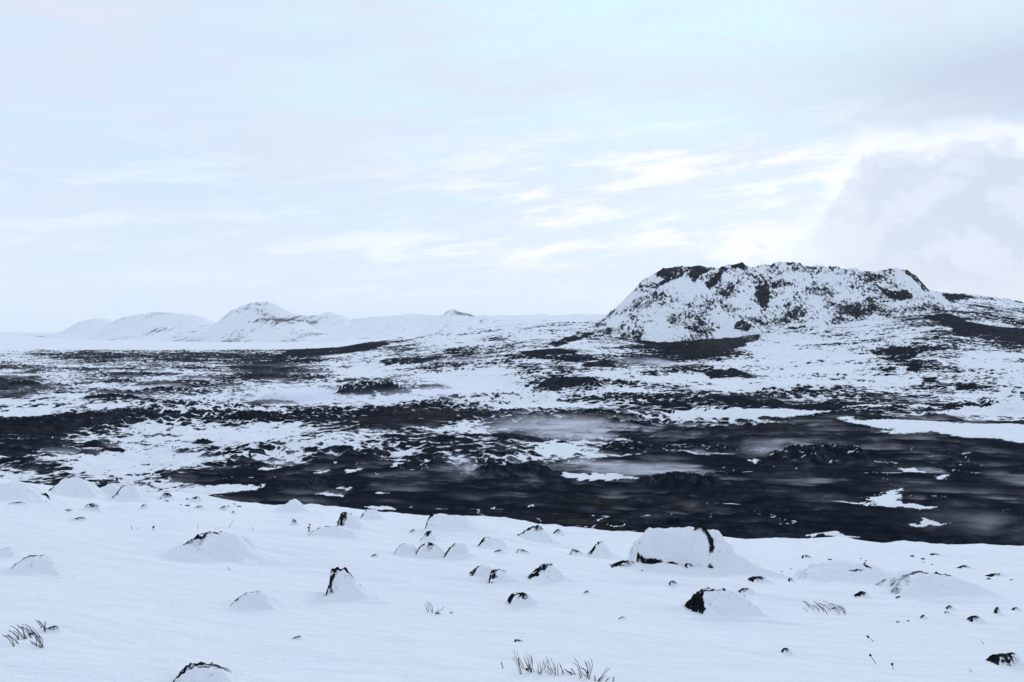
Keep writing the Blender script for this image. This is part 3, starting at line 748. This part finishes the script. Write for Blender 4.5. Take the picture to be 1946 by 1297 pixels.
# small stones poking through
ST = [
 (97, 1202, 34, 9, 'small dark stone beside the bent grass tuft at lower left'), (990, 1223, 24, 6, 'little black stone above the row of bare twigs'),
 (1861, 1184, 28, 11, 'dark rounded stone lying alone at right'), (1900, 1169, 12, 15, 'small upright pointed stone near the right edge'),
 (1497, 1244, 20, 10, 'small black stone alone in the lower right snow'), (1317, 1084, 26, 12, 'round black stone at the foot of the largest boulder'),
 (1448, 1108, 40, 11, 'flat black stone at the end of the largest drift'), (1645, 1138, 34, 11, 'dark edged stone below the wide snow dome'),
 (1195, 1082, 66, 14, 'low speckled stone left of the largest boulder'), (1507, 1107, 13, 8, 'tiny dark pebble right of the flat black stone'),
 (176, 972, 36, 15, 'small dark ridged stone on the upper left slope'), (148, 992, 40, 9, 'faint snowed over stone with a thin dark top'),
 (272, 968, 18, 10, 'little dark stone below the rounded crest boulder'), (318, 950, 26, 11, 'dark rubble stone on the crest'),
 (373, 954, 24, 10, 'crest stone with a dark cap left of centre'), (378, 969, 26, 8, 'thin dark stone just under the capped crest stone'),
 (424, 971, 18, 9, 'tiny dark stone near the crest, left of the pointed boulder'), (560, 999, 12, 12, 'small upright black stone below the pointed crest boulder'),
 (443, 978, 8, 6, 'pebble beside the tiny dark crest stone'), (565, 1218, 26, 8, 'half buried pebble in the empty lower left snow'),
 (1062, 1018, 20, 12, 'small dark stone on the crest right of the peaked boulder'), (1100, 1056, 30, 11, 'small dark topped stone left of the triangular rock'),
 (1160, 1062, 22, 11, 'small black stone touching the triangular rock'), (1758, 1177, 13, 7, 'tiny black pebble left of the lone rounded stone'),
 (1809, 1161, 15, 9, 'dark pebble above another one at right'), (1806, 1168, 14, 5, 'thin dark pebble under the upper pebble at right'),
 (1936, 1162, 16, 7, 'small dark pebble by the right edge'), (1117, 1130, 16, 7, 'lone pebble in the snow below the triangular rock'),
 (1184, 1179, 16, 6, 'lone tiny pebble in the central foreground'), (1284, 1114, 20, 8, 'small pebble below the largest boulder'),
 (713, 1060, 16, 6, 'tiny pebble left of the three small rocks'), (785, 1014, 18, 8, 'small stone tip left of the wedge boulder'),
 (648, 996, 20, 9, 'small stone tip left of the leaning rock'), (1540, 1062, 26, 6, 'thin dark stone on the pale flat right of the drift'),
 (1490, 1098, 10, 6, 'pebble at the end of the largest drift'), (30, 962, 50, 9, 'low snow hump with a faint dark rim, far left'),
 (950, 1052, 22, 6, 'faint stone under the squat rock'), (1000, 1054, 34, 9, 'faint dark topped stone below the peaked boulder'),
 (1590, 1160, 14, 5, 'pebble by the leaning grass tuft'), (1712, 1140, 16, 6, 'pebble below the right hand buried boulder'),
 (1420, 1128, 30, 9, 'stone behind the blocky foreground boulder'), (1560, 1106, 30, 9, 'dark stone on the left foot of the wide snow dome'),
 (1350, 1078, 20, 8, 'second black stone at the foot of the largest boulder'), (1840, 1082, 30, 7, 'thin dark stone above the buried boulder at right'),
 (1900, 1098, 34, 7, 'low dark stone at far right beyond the buried boulder'), (1785, 1058, 22, 5, 'small dark stone on the pale flat at right'),
 (60, 1210, 18, 4, 'pebble in the bent grass tuft'), (1930, 1250, 26, 8, 'small stone beside the rugged stone at the right edge'),
]
for i, (x, y, w, h, lab) in enumerate(ST):
    boulder(x, y, w, h * 0.85, lab, ['ramp', 'wedge', 'dome', 'peak'][i % 4], 1.6, seed=100 + i, name='stone', cat='stone', group='small stones poking through the snow',
            extra=[(-.25, -.1, .55, .7, .42)], tail=0.7)
# crumbs of rubble, too alike to tell apart
rs = np.random.RandomState(5)
def crumbs():
    spots = [(1490, 1085, 60, 14, 4), (1620, 1072, 90, 10, 5), (1750, 1068, 80, 12, 5), (1860, 1100, 70, 16, 3), (1260, 1086, 50, 6, 4), (350, 956, 60, 8, 4), (430, 962, 40, 6, 3), (840, 1168, 50, 6, 2), (1780, 1180, 90, 16, 2)]
    ico_v = []
    for cx, cy, sx, sy, nn in spots:
        for _ in range(nn):
            x, y = slope_at(cx + rs.randn() * sx * .5, cy + rs.randn() * sy * .5)
            r = (1.3 + 1.8 * rs.rand()) * y / F
            th = np.linspace(0, 2 * np.pi, 7)[:-1]
            ring = lambda rad, z: np.stack([np.cos(th) * rad * (1 + .3 * rs.randn(6)) * 1.6, np.sin(th) * rad * (1 + .3 * rs.randn(6)), np.full(6, z) + .1 * r * rs.randn(6)], -1)
            v = np.concatenate([ring(r, -0.5 * r), ring(r * .85, 0.25 * r), ring(r * .35, 0.62 * r)])
            q = [[a * 6 + j, a * 6 + (j + 1) % 6, (a + 1) * 6 + (j + 1) % 6, (a + 1) * 6 + j] for a in range(2) for j in range(6)]
            q += [[12, 13, 14, 15], [12, 15, 16, 17]]
            o = mesh_np('pebble', v, np.array(q), M_rock, None, {'snow': np.full(len(v), -0.9)}, smooth=False)
            o.location = (x, y, float(slope_z(x, y)))
            tag(o, 'tiny dark pebble crumb poking out of the snow', 'pebble', 'tiny pebble crumbs in the snow')
crumbs()

# ------------------------------------------------------------------ dry plants
def tube(name, pts, r0, r1, mat, parent, sides=5):
    pts = np.asarray(pts, float); n = len(pts)
    v = []; q = []
    th = np.linspace(0, 2 * np.pi, sides, endpoint=False)
    for i in range(n):
        t = pts[min(i + 1, n - 1)] - pts[max(i - 1, 0)]; t /= np.linalg.norm(t) + 1e-9
        a = np.cross(t, [0.3, 1, 0.1]); a /= np.linalg.norm(a); b = np.cross(t, a)
        r = r0 + (r1 - r0) * i / (n - 1)
        v.append(pts[i] + r * (np.cos(th)[:, None] * a + np.sin(th)[:, None] * b))
    for i in range(n - 1):
        for j in range(sides):
            q.append([i * sides + j, i * sides + (j + 1) % sides, (i + 1) * sides + (j + 1) % sides, (i + 1) * sides + j])
    return mesh_np(name, np.concatenate(v), np.array(q), mat, parent)
def blob_mesh(name, c, r, mat, parent, seed=0):
    rs2 = np.random.RandomState(seed)
    nl, ns = 7, 9; v = []; q = []
    for i in range(nl):
        ph = math.pi * i / (nl - 1)
        for j in range(ns):
            th = 2 * math.pi * j / ns; rr = r * (1 + .22 * rs2.randn())
            v.append((c[0] + rr * math.sin(ph) * math.cos(th), c[1] + rr * math.sin(ph) * math.sin(th), c[2] + rr * .85 * math.cos(ph)))
    for i in range(nl - 1):
        for j in range(ns): q.append([i * ns + j, (i + 1) * ns + j, (i + 1) * ns + (j + 1) % ns, i * ns + (j + 1) % ns])
    return mesh_np(name, np.array(v), np.array(q), mat, parent)
def plant(name, label, cat, group, stems, mat, th=1.1, head=None, part='stem'):
    """stems: list of pixel polylines from root to tip"""
    rx, ry = stems[0][0]
    x0, y0 = slope_at(rx, ry); z0 = float(slope_z(x0, y0))
    root = empty(name, (x0, y0, z0))
    rs2 = np.random.RandomState(int(rx * 7 + ry))
    if th >= 0.7 and head is None:
        stems = list(stems) + [[(p[0] + j * (1 + .5 * i) + 2.0 * rs2.randn() * (i == 0), p[1] + 1.0 * rs2.randn()) for i, p in enumerate(st_)] for st_ in stems for j in (2.2 * rs2.randn(),)]
    for si, s in enumerate(stems):
        bx, by = slope_at(*s[0]); bz = float(slope_z(bx, by)); k = by / F
        lean = 0.5 * rs2.randn()
        pts = [(bx - x0, by - y0, bz - z0 - 6 * k)]
        for (sx, sy) in s:
            hgt = (s[0][1] - sy) * k
            pts.append((bx - x0 + (sx - s[0][0]) * k, by - y0 + lean * hgt * .6, bz - z0 + hgt))
        P = np.array(pts)
        # smooth the polyline
        t = np.linspace(0, len(P) - 1, 3 * len(P)); ti = np.arange(len(P))
        Q = np.stack([np.interp(t, ti, P[:, c]) for c in range(3)], -1)
        for _ in range(2): Q[1:-1] = .25 * Q[:-2] + .5 * Q[1:-1] + .25 * Q[2:]
        o = tube(part, Q, th * k, th * .55 * k, mat, root)
        if head: blob_mesh('seed_head', Q[-1], head * k, M_seed, root, int(sx))
    tag(root, label, cat, group)
    return root
GG, GT, GS = 'dry grass tufts', 'bare twigs in the snow', 'dry flower stalks'
def z1(pts, ox, oy, s): return [(ox + x / s, oy + y / s) for x, y in pts]
ZA = lambda *p: z1(p, 0, 1140, 6.487)
plant('grass_tuft', 'bent dark dry grass tuft at lower left', 'grass', GG,
      [ZA((160, 585), (90, 500), (45, 465), (0, 445)), ZA((215, 555), (150, 490), (80, 465), (40, 470)), ZA((220, 505), (190, 460), (150, 425), (90, 390)), ZA((215, 505), (205, 460), (175, 430), (120, 410)),
       ZA((300, 490), (250, 420), (200, 350), (130, 320)), ZA((290, 495), (240, 440), (225, 380), (195, 345)), ZA((355, 460), (350, 390), (300, 345), (210, 335)), ZA((375, 480), (360, 400), (330, 350), (260, 345)),
       ZA((360, 455), (330, 400), (290, 365)), ZA((500, 605), (480, 510), (420, 420), (350, 365)), ZA((490, 600), (450, 530), (390, 490)), ZA((495, 590), (490, 500), (450, 460), (380, 380)), ZA((450, 590), (420, 565), (370, 545)), ZA((485, 545), (470, 470), (410, 400), (340, 350))], M_grass, .8, part='blade')
plant('grass_tuft', 'small upright forked grass sprig beside the bent tuft', 'grass', GG,
      [ZA((540, 405), (540, 350), (520, 310), (480, 260)), ZA((542, 400), (530, 335), (540, 280)), ZA((538, 380), (520, 330), (490, 355)), ZA((536, 370), (500, 300), (465, 270))], M_grass, .85, part='blade')
ZB = lambda *p: z1(p, 930, 1200, 7.207)
plant('twig_cluster', 'single short twig left of the twig cluster with a brown leaf', 'twig', GT, [ZB((187, 515), (175, 470), (162, 425))], M_twig, .72)
tw = plant('twig_cluster', 'tallest cluster of bare reddish twigs with a brown leaf at bottom centre', 'twig', GT,
      [ZB((445, 600), (410, 500), (380, 420), (325, 375)), ZB((445, 600), (425, 540), (400, 450), (395, 380)), ZB((480, 530), (455, 440), (400, 370), (380, 270)), ZB((540, 570), (530, 470), (490, 400), (470, 320)),
       ZB((535, 570), (540, 450), (552, 335)), ZB((580, 565), (590, 470), (572, 345)), ZB((575, 560), (555, 500), (535, 440))], M_twig, .75)
x0, y0 = slope_at(*ZB((445, 600))[0]); lk = y0 / F
blob_mesh('dead_leaf', (((1001.5 - 991.7) * lk), 0.0, 9 * lk), 2.9 * lk, M_seed, tw, 3)
blob_mesh('dead_leaf', (((1005.5 - 991.7) * lk), 0.0, 11 * lk), 1.9 * lk, M_seed, tw, 4)
plant('twig_cluster', 'pair of bare twigs just right of the brown leaf', 'twig', GT, [ZB((680, 605), (720, 520), (745, 400), (725, 425)), ZB((675, 590), (675, 500), (660, 440)), ZB((670, 580), (645, 525))], M_twig, .72)
plant('twig_cluster', 'crossed bare twigs in the middle of the bottom row', 'twig', GT, [ZB((805, 585), (805, 500), (803, 420)), ZB((815, 610), (850, 550), (868, 510)), ZB((850, 560), (815, 510), (785, 485)), ZB((912, 595), (890, 500), (838, 375))], M_twig, .72)
plant('twig_cluster', 'straight twig with a bent neighbour in the bottom row', 'twig', GT, [ZB((942, 615), (938, 540), (935, 455)), ZB((1003, 600), (998, 530), (962, 465))], M_twig, .85)
plant('twig_cluster', 'low sprawling twigs left of the curved pair', 'twig', GT, [ZB((1140, 610), (1090, 575), (1020, 535)), ZB((1185, 605), (1150, 565), (1118, 525)), ZB((1145, 605), (1130, 575), (1080, 560))], M_twig, .8)
plant('twig_cluster', 'curved tall twigs at the right of the bottom row', 'twig', GT, [ZB((1270, 640), (1235, 500), (1210, 430), (1160, 375)), ZB((1345, 630), (1375, 520), (1375, 450), (1342, 375)), ZB((1340, 620), (1345, 500), (1330, 430), (1300, 390)), ZB((1345, 600), (1320, 540), (1250, 500)), ZB((1382, 665), (1350, 615), (1320, 560))], M_grass, .85)
plant('twig_cluster', 'leaning twigs at the bottom edge right of centre', 'twig', GT, [ZB((1500, 700), (1560, 640), (1590, 605), (1665, 535)), ZB((1445, 700), (1445, 620)), ZB((1520, 700), (1600, 630)), ZB((1690, 700), (1712, 625)), ZB((1590, 700), (1640, 650)), ZB((1500, 680), (1506, 650))], M_grass, .8)
plant('twig_cluster', 'few thin pale twigs right of the black walled rock', 'twig', GT, [[(812, 1164), (809, 1153), (807, 1149)], [(822, 1166), (822, 1154), (817, 1144)], [(827, 1168), (831, 1161), (834, 1156)], [(832, 1168), (832, 1163)]], M_grass, .7)
rs = np.random.RandomState(8)
st = []
for i in range(34):
    bx = 1535 + 75 * rs.rand(); by = 1158 + (bx - 1535) * .1 + 6 * rs.randn() * .5
    hh = 8 + 9 * rs.rand(); st.append([(bx, by), (bx - hh * .35, by - hh * .6), (bx - hh * 1.0, by - hh * .9)])
plant('grass_tuft', 'fine leaning grass tuft right of the blocky boulder', 'grass', GG, st, M_grass, .55, part='blade')
plant('flower_stalk', 'upper of three stalks with brown heads at lower right', 'plant', GS, [[(1662, 1221), (1657, 1217), (1651, 1212)]], M_grass, .7, 2.6)
plant('flower_stalk', 'middle leaning stalk with a brown head at lower right', 'plant', GS, [[(1666, 1264), (1661, 1255), (1655, 1247)]], M_grass, .8, 2.6)
plant('flower_stalk', 'lowest upright stalk with a brown head at lower right', 'plant', GS, [[(1699, 1274), (1698, 1269), (1697, 1264)]], M_grass, .7, 2.6)
plant('flower_stalk', 'lone stalk with a brown head on the upper left slope', 'plant', GS, [[(290, 1009), (290, 1006), (290, 1003)]], M_grass, .8, 2.3)
plant('flower_stalk', 'fluffy brown stalk below the pointed crest boulder', 'plant', GS, [[(588, 1012), (587, 1005), (587, 999)], [(586, 1012), (585, 1004)]], M_twig, .9, 1.8)
plant('grass_tuft', 'few thin blades left of the lone brown headed stalk', 'grass', GG, [[(250, 1008), (248, 1003), (248, 1000)], [(261, 1007), (260, 1003)]], M_grass, .6, part='blade')
plant('grass_tuft', 'thin blades on the slope above the flat topped boulder', 'grass', GG, [[(374, 1006), (377, 1001), (375, 997)], [(408, 1007), (410, 1003)], [(434, 1005), (438, 996), (441, 990)], [(480, 1009), (480, 1002)], [(471, 1009), (471, 1005)], [(415, 1006), (413, 1003)]], M_grass, .5, part='blade')
plant('grass_tuft', 'sparse grass below the tall rounded crest boulder', 'grass', GG, [[(88, 960), (86, 955), (86, 951)], [(92, 958), (91, 951)]], M_grass, .55, part='blade')
plant('grass_tuft', 'small matted tuft on the upper left slope', 'grass', GG, [[(128, 972), (134, 969), (136, 971)], [(125, 971), (130, 967)], [(131, 972), (127, 968)], [(122, 969), (128, 970)]], M_grass, .7, part='blade')
plant('twig_cluster', 'thin twig lying right of the low mound near the left edge', 'twig', GT, [[(126, 1092), (120, 1087), (118, 1085)]], M_grass, .6)
plant('twig_cluster', 'thin slanting twig below the flat topped boulder', 'twig', GT, [[(437, 1085), (434, 1080), (432, 1077)]], M_grass, .55)
plant('twig_cluster', 'tiny twig in the empty snow at far lower right', 'twig', GT, [[(1872, 1227), (1870, 1222), (1869, 1219)]], M_grass, .5)
plant('twig_cluster', 'forked tiny twig left of the rugged edge stone', 'twig', GT, [[(1849, 1279), (1846, 1274), (1843, 1271)], [(1845, 1279), (1845, 1275)]], M_grass, .5)

# ------------------------------------------------------------------ drifting snow blown low across the lava
def plume(x0p, y0p, x1p, y1p, hpx, tau, lab, seed=0):
    ax, ay = ground_at(x0p, y0p); bx, by = ground_at(x1p, y1p)
    mx, my = 0.5 * (ax + bx), 0.5 * (ay + by)
    bz = lambda x, y: float(base_z(np.array(x), np.array(y)))
    zc = bz(mx, my)
    tan = max((EYE - zc) / my, 0.02) + 0.02
    Hh = max(0.50 * hpx * my / F, 0.8); W = float(np.clip(0.62 * hpx * my / F / tan, 4.0, 60.0))
    P0 = np.array([ax, ay, bz(ax, ay)]); P1 = np.array([bx, by, bz(bx, by)])
    vx = 0.5 * (P1 - P0); c = 0.5 * (P0 + P1) - np.array([0, 0, 0.3])
    vy = np.array([0.0, W, bz(mx, my + W) - zc]); vz = np.array([0, 0, Hh])
    v = np.array([(-1, -1, 0), (1, -1, 0), (1, 1, 0), (-1, 1, 0), (-1, -1, 1), (1, -1, 1), (1, 1, 1), (-1, 1, 1)], float)
    q = np.array([(0, 3, 2, 1), (4, 5, 6, 7), (0, 1, 5, 4), (1, 2, 6, 5), (2, 3, 7, 6), (3, 0, 4, 7)])
    m, b = new_mat('drifting_snow')
    tc = b.node('ShaderNodeTexCoord'); sp = b.node('ShaderNodeSeparateXYZ'); b.nt.links.new(tc.outputs['Object'], sp.inputs[0])
    x, y, z = sp.outputs
    L = float(np.linalg.norm(P1 - P0))
    nz = b.noise(b.xyz(b.add(b.mul(x, 1.6), seed), b.mul(b.sub(y, b.mul(x, 0.25)), 5.0), b.mul(z, 0.8)), 1.0, 5, 0.62, 0.5)
    s = b.add(b.mul(x, 0.5), 0.5)
    along = b.mul(b.m('POWER', b.m('MAXIMUM', s, 0.0), 1.5), b.ss(s, 1.0, 0.86))
    y2 = b.sub(1.0, b.mul(y, y)); across = b.m('POWER', b.m('MAXIMUM', y2, 0.0), 1.5)
    # the top thins out upwards and towards the head of the plume
    lid = b.sub(1.0, b.m('DIVIDE', z, b.add(0.25, b.mul(0.75, b.ss(s, 1.0, 0.45)))))
    lid = b.m('POWER', b.m('MAXIMUM', lid, 0.0), 1.5)
    d = b.mul(b.mul(along, across), b.mul(lid, b.ss(nz, 0.42, 0.62)))
    path = min(Hh / tan, 2 * W)
    dens = b.mul(d, 17.0 * tau / path)
    vo = b.node('ShaderNodeVolumePrincipled')
    vo.inputs['Color'].default_value = (0.87, 0.90, 1.0, 1)
    b.put(vo.inputs['Density'], dens); vo.inputs['Anisotropy'].default_value = 0.1
    out = b.node('ShaderNodeOutputMaterial'); b.nt.links.new(vo.outputs[0], out.inputs['Volume'])
    o = mesh_np('drifting_snow', v, q, m, smooth=False)
    o.matrix_world = Matrix([[vx[i], vy[i], vz[i], c[i]] for i in range(3)] + [[0, 0, 0, 1]])
    tag(o, lab, kind='stuff')
PL = [
 (1040, 893, 1372, 900, 30, 1.3), (1020, 880, 1212, 886, 20, .8), (1390, 850, 1580, 862, 36, 1.2), (960, 800, 1200, 828, 40, 1.0),
 (820, 896, 955, 892, 42, .6), (720, 920, 905, 930, 22, .5), (490, 903, 630, 912, 17, .6), (880, 936, 1040, 950, 14, .6), (840, 930, 985, 934, 12, .45),
 (1225, 936, 1345, 944, 9, .5), (1430, 908, 1700, 924, 16, .6), (1640, 914, 1872, 926, 15, .7), (1690, 928, 1892, 939, 11, .7), (1730, 893, 1822, 899, 15, .8),
 (1860, 908, 2060, 924, 22, .7), (1800, 945, 2000, 958, 18, .45), (480, 750, 665, 768, 40, 1.6), (58, 752, 108, 750, 18, 1.0), (210, 742, 326, 744, 24, 1.3),
 (150, 734, 215, 736, 14, .8), (755, 748, 975, 762, 46, 1.1), (860, 782, 1160, 790, 26, 1.1), (1150, 690, 1318, 692, 22, .9), (850, 685, 960, 684, 15, .8),
 (430, 816, 525, 818, 24, .7), (290, 848, 374, 850, 22, 1.0), (575, 862, 670, 864, 14, .7), (1655, 762, 1810, 764, 14, .8), (780, 842, 850, 850, 16, .8),
 (1420, 760, 1540, 764, 12, .6), (1240, 856, 1420, 866, 14, .5), (400, 742, 470, 744, 14, .7), (1470, 900, 1590, 910, 12, .5), (1300, 905, 1480, 916, 10, .5),
 (1290, 800, 1420, 812, 14, .4), (40, 690, 180, 694, 12, .7), (150, 790, 200, 792, 14, .9), (1150, 950, 1330, 1010, 18, .22), (1700, 1000, 2050, 1010, 60, .12),
]
for i, p in enumerate(PL):
    p = (*p[:5], p[5] * 2.0)
    plume(*p, lab='pale veil of drifting snow blown low over the black lava', seed=3.7 * i)

def drift_sheet(x0, x1, y0, y1, h, la, lb, patch, dmax, lab, cut0):
    """one wide thin layer of ground drift, streaked along the wind"""
    v = np.array([(x0, y0, -.3), (x1, y0, -.3), (x1, y1, -.3), (x0, y1, -.3), (x0, y0, h), (x1, y0, h), (x1, y1, h), (x0, y1, h)], float)
    q = np.array([(0, 3, 2, 1), (4, 5, 6, 7), (0, 1, 5, 4), (1, 2, 6, 5), (2, 3, 7, 6), (3, 0, 4, 7)])
    m, b = new_mat('drifting_snow')
    sp = b.node('ShaderNodeSeparateXYZ'); b.nt.links.new(geo_pos(b), sp.inputs[0])
    x, y, z = sp.outputs
    w = b.add(y, b.mul(x, 0.18))
    st = b.noise(b.xyz(b.m('DIVIDE', x, la), b.m('DIVIDE', w, lb), b.mul(z, 0.12)), 1.0, 4, 0.58, 0.4)
    pa = b.noise(b.xyz(b.m('DIVIDE', x, patch), b.m('DIVIDE', y, patch), 4.4), 1.0, 3, 0.5)
    lid = b.m('POWER', b.m('MAXIMUM', b.sub(1.0, b.m('DIVIDE', z, h)), 0.0), 1.6)
    ed = b.mul(b.ss(x, x0, x0 + 40), b.mul(b.ss(x, x1, x1 - 40), b.mul(b.ss(y, y0, y0 + 70), b.ss(y, y1, y1 - 60))))
    d = b.mul(b.mul(b.ss(st, cut0, cut0 + 0.15), b.ss(pa, 0.40, 0.62)), b.mul(lid, ed))
    vo = b.node('ShaderNodeVolumePrincipled'); vo.inputs['Color'].default_value = (0.87, 0.90, 1.0, 1)
    b.put(vo.inputs['Density'], b.mul(d, dmax)); vo.inputs['Anisotropy'].default_value = 0.1
    out = b.node('ShaderNodeOutputMaterial'); b.nt.links.new(vo.outputs[0], out.inputs['Volume'])
    m.cycles.volume_step_rate = 0.25
    tag(mesh_np('drifting_snow', v, q, m, smooth=False), lab, kind='stuff')
drift_sheet(-150, 210, 140, 430, 1.6, 16.0, 3.4, 48.0, 0.42, 'thin streaks of ground drift over the near black lava', 0.56)
drift_sheet(-480, 330, 430, 1050, 4.0, 34.0, 13.0, 110.0, 0.06, 'pale ground drift over the farther lava and snow', 0.52)

# ------------------------------------------------------------------ air
def haze():
    x, y0, y1, zb, zt = 21000.0, -60.0, 29500.0, -60.0, 700.0
    v = np.array([(-x, y0, zb), (x, y0, zb), (x, y1, zb), (-x, y1, zb), (-x, y0, zt), (x, y0, zt), (x, y1, zt), (-x, y1, zt)])
    q = np.array([(0, 3, 2, 1), (4, 5, 6, 7), (0, 1, 5, 4), (1, 2, 6, 5), (2, 3, 7, 6), (3, 0, 4, 7)])
    m, b = new_mat('haze')
    n = b.node('ShaderNodeVolumePrincipled')
    n.inputs['Color'].default_value = (0.93, 0.96, 1.0, 1)
    n.inputs['Density'].default_value = 2.4e-5
    n.inputs['Anisotropy'].default_value = 0.0
    out = b.node('ShaderNodeOutputMaterial'); b.nt.links.new(n.outputs[0], out.inputs['Volume'])
    o = mesh_np('haze', v, q, m, smooth=False)
    tag(o, 'thin pale winter haze filling the air', kind='stuff')
haze()
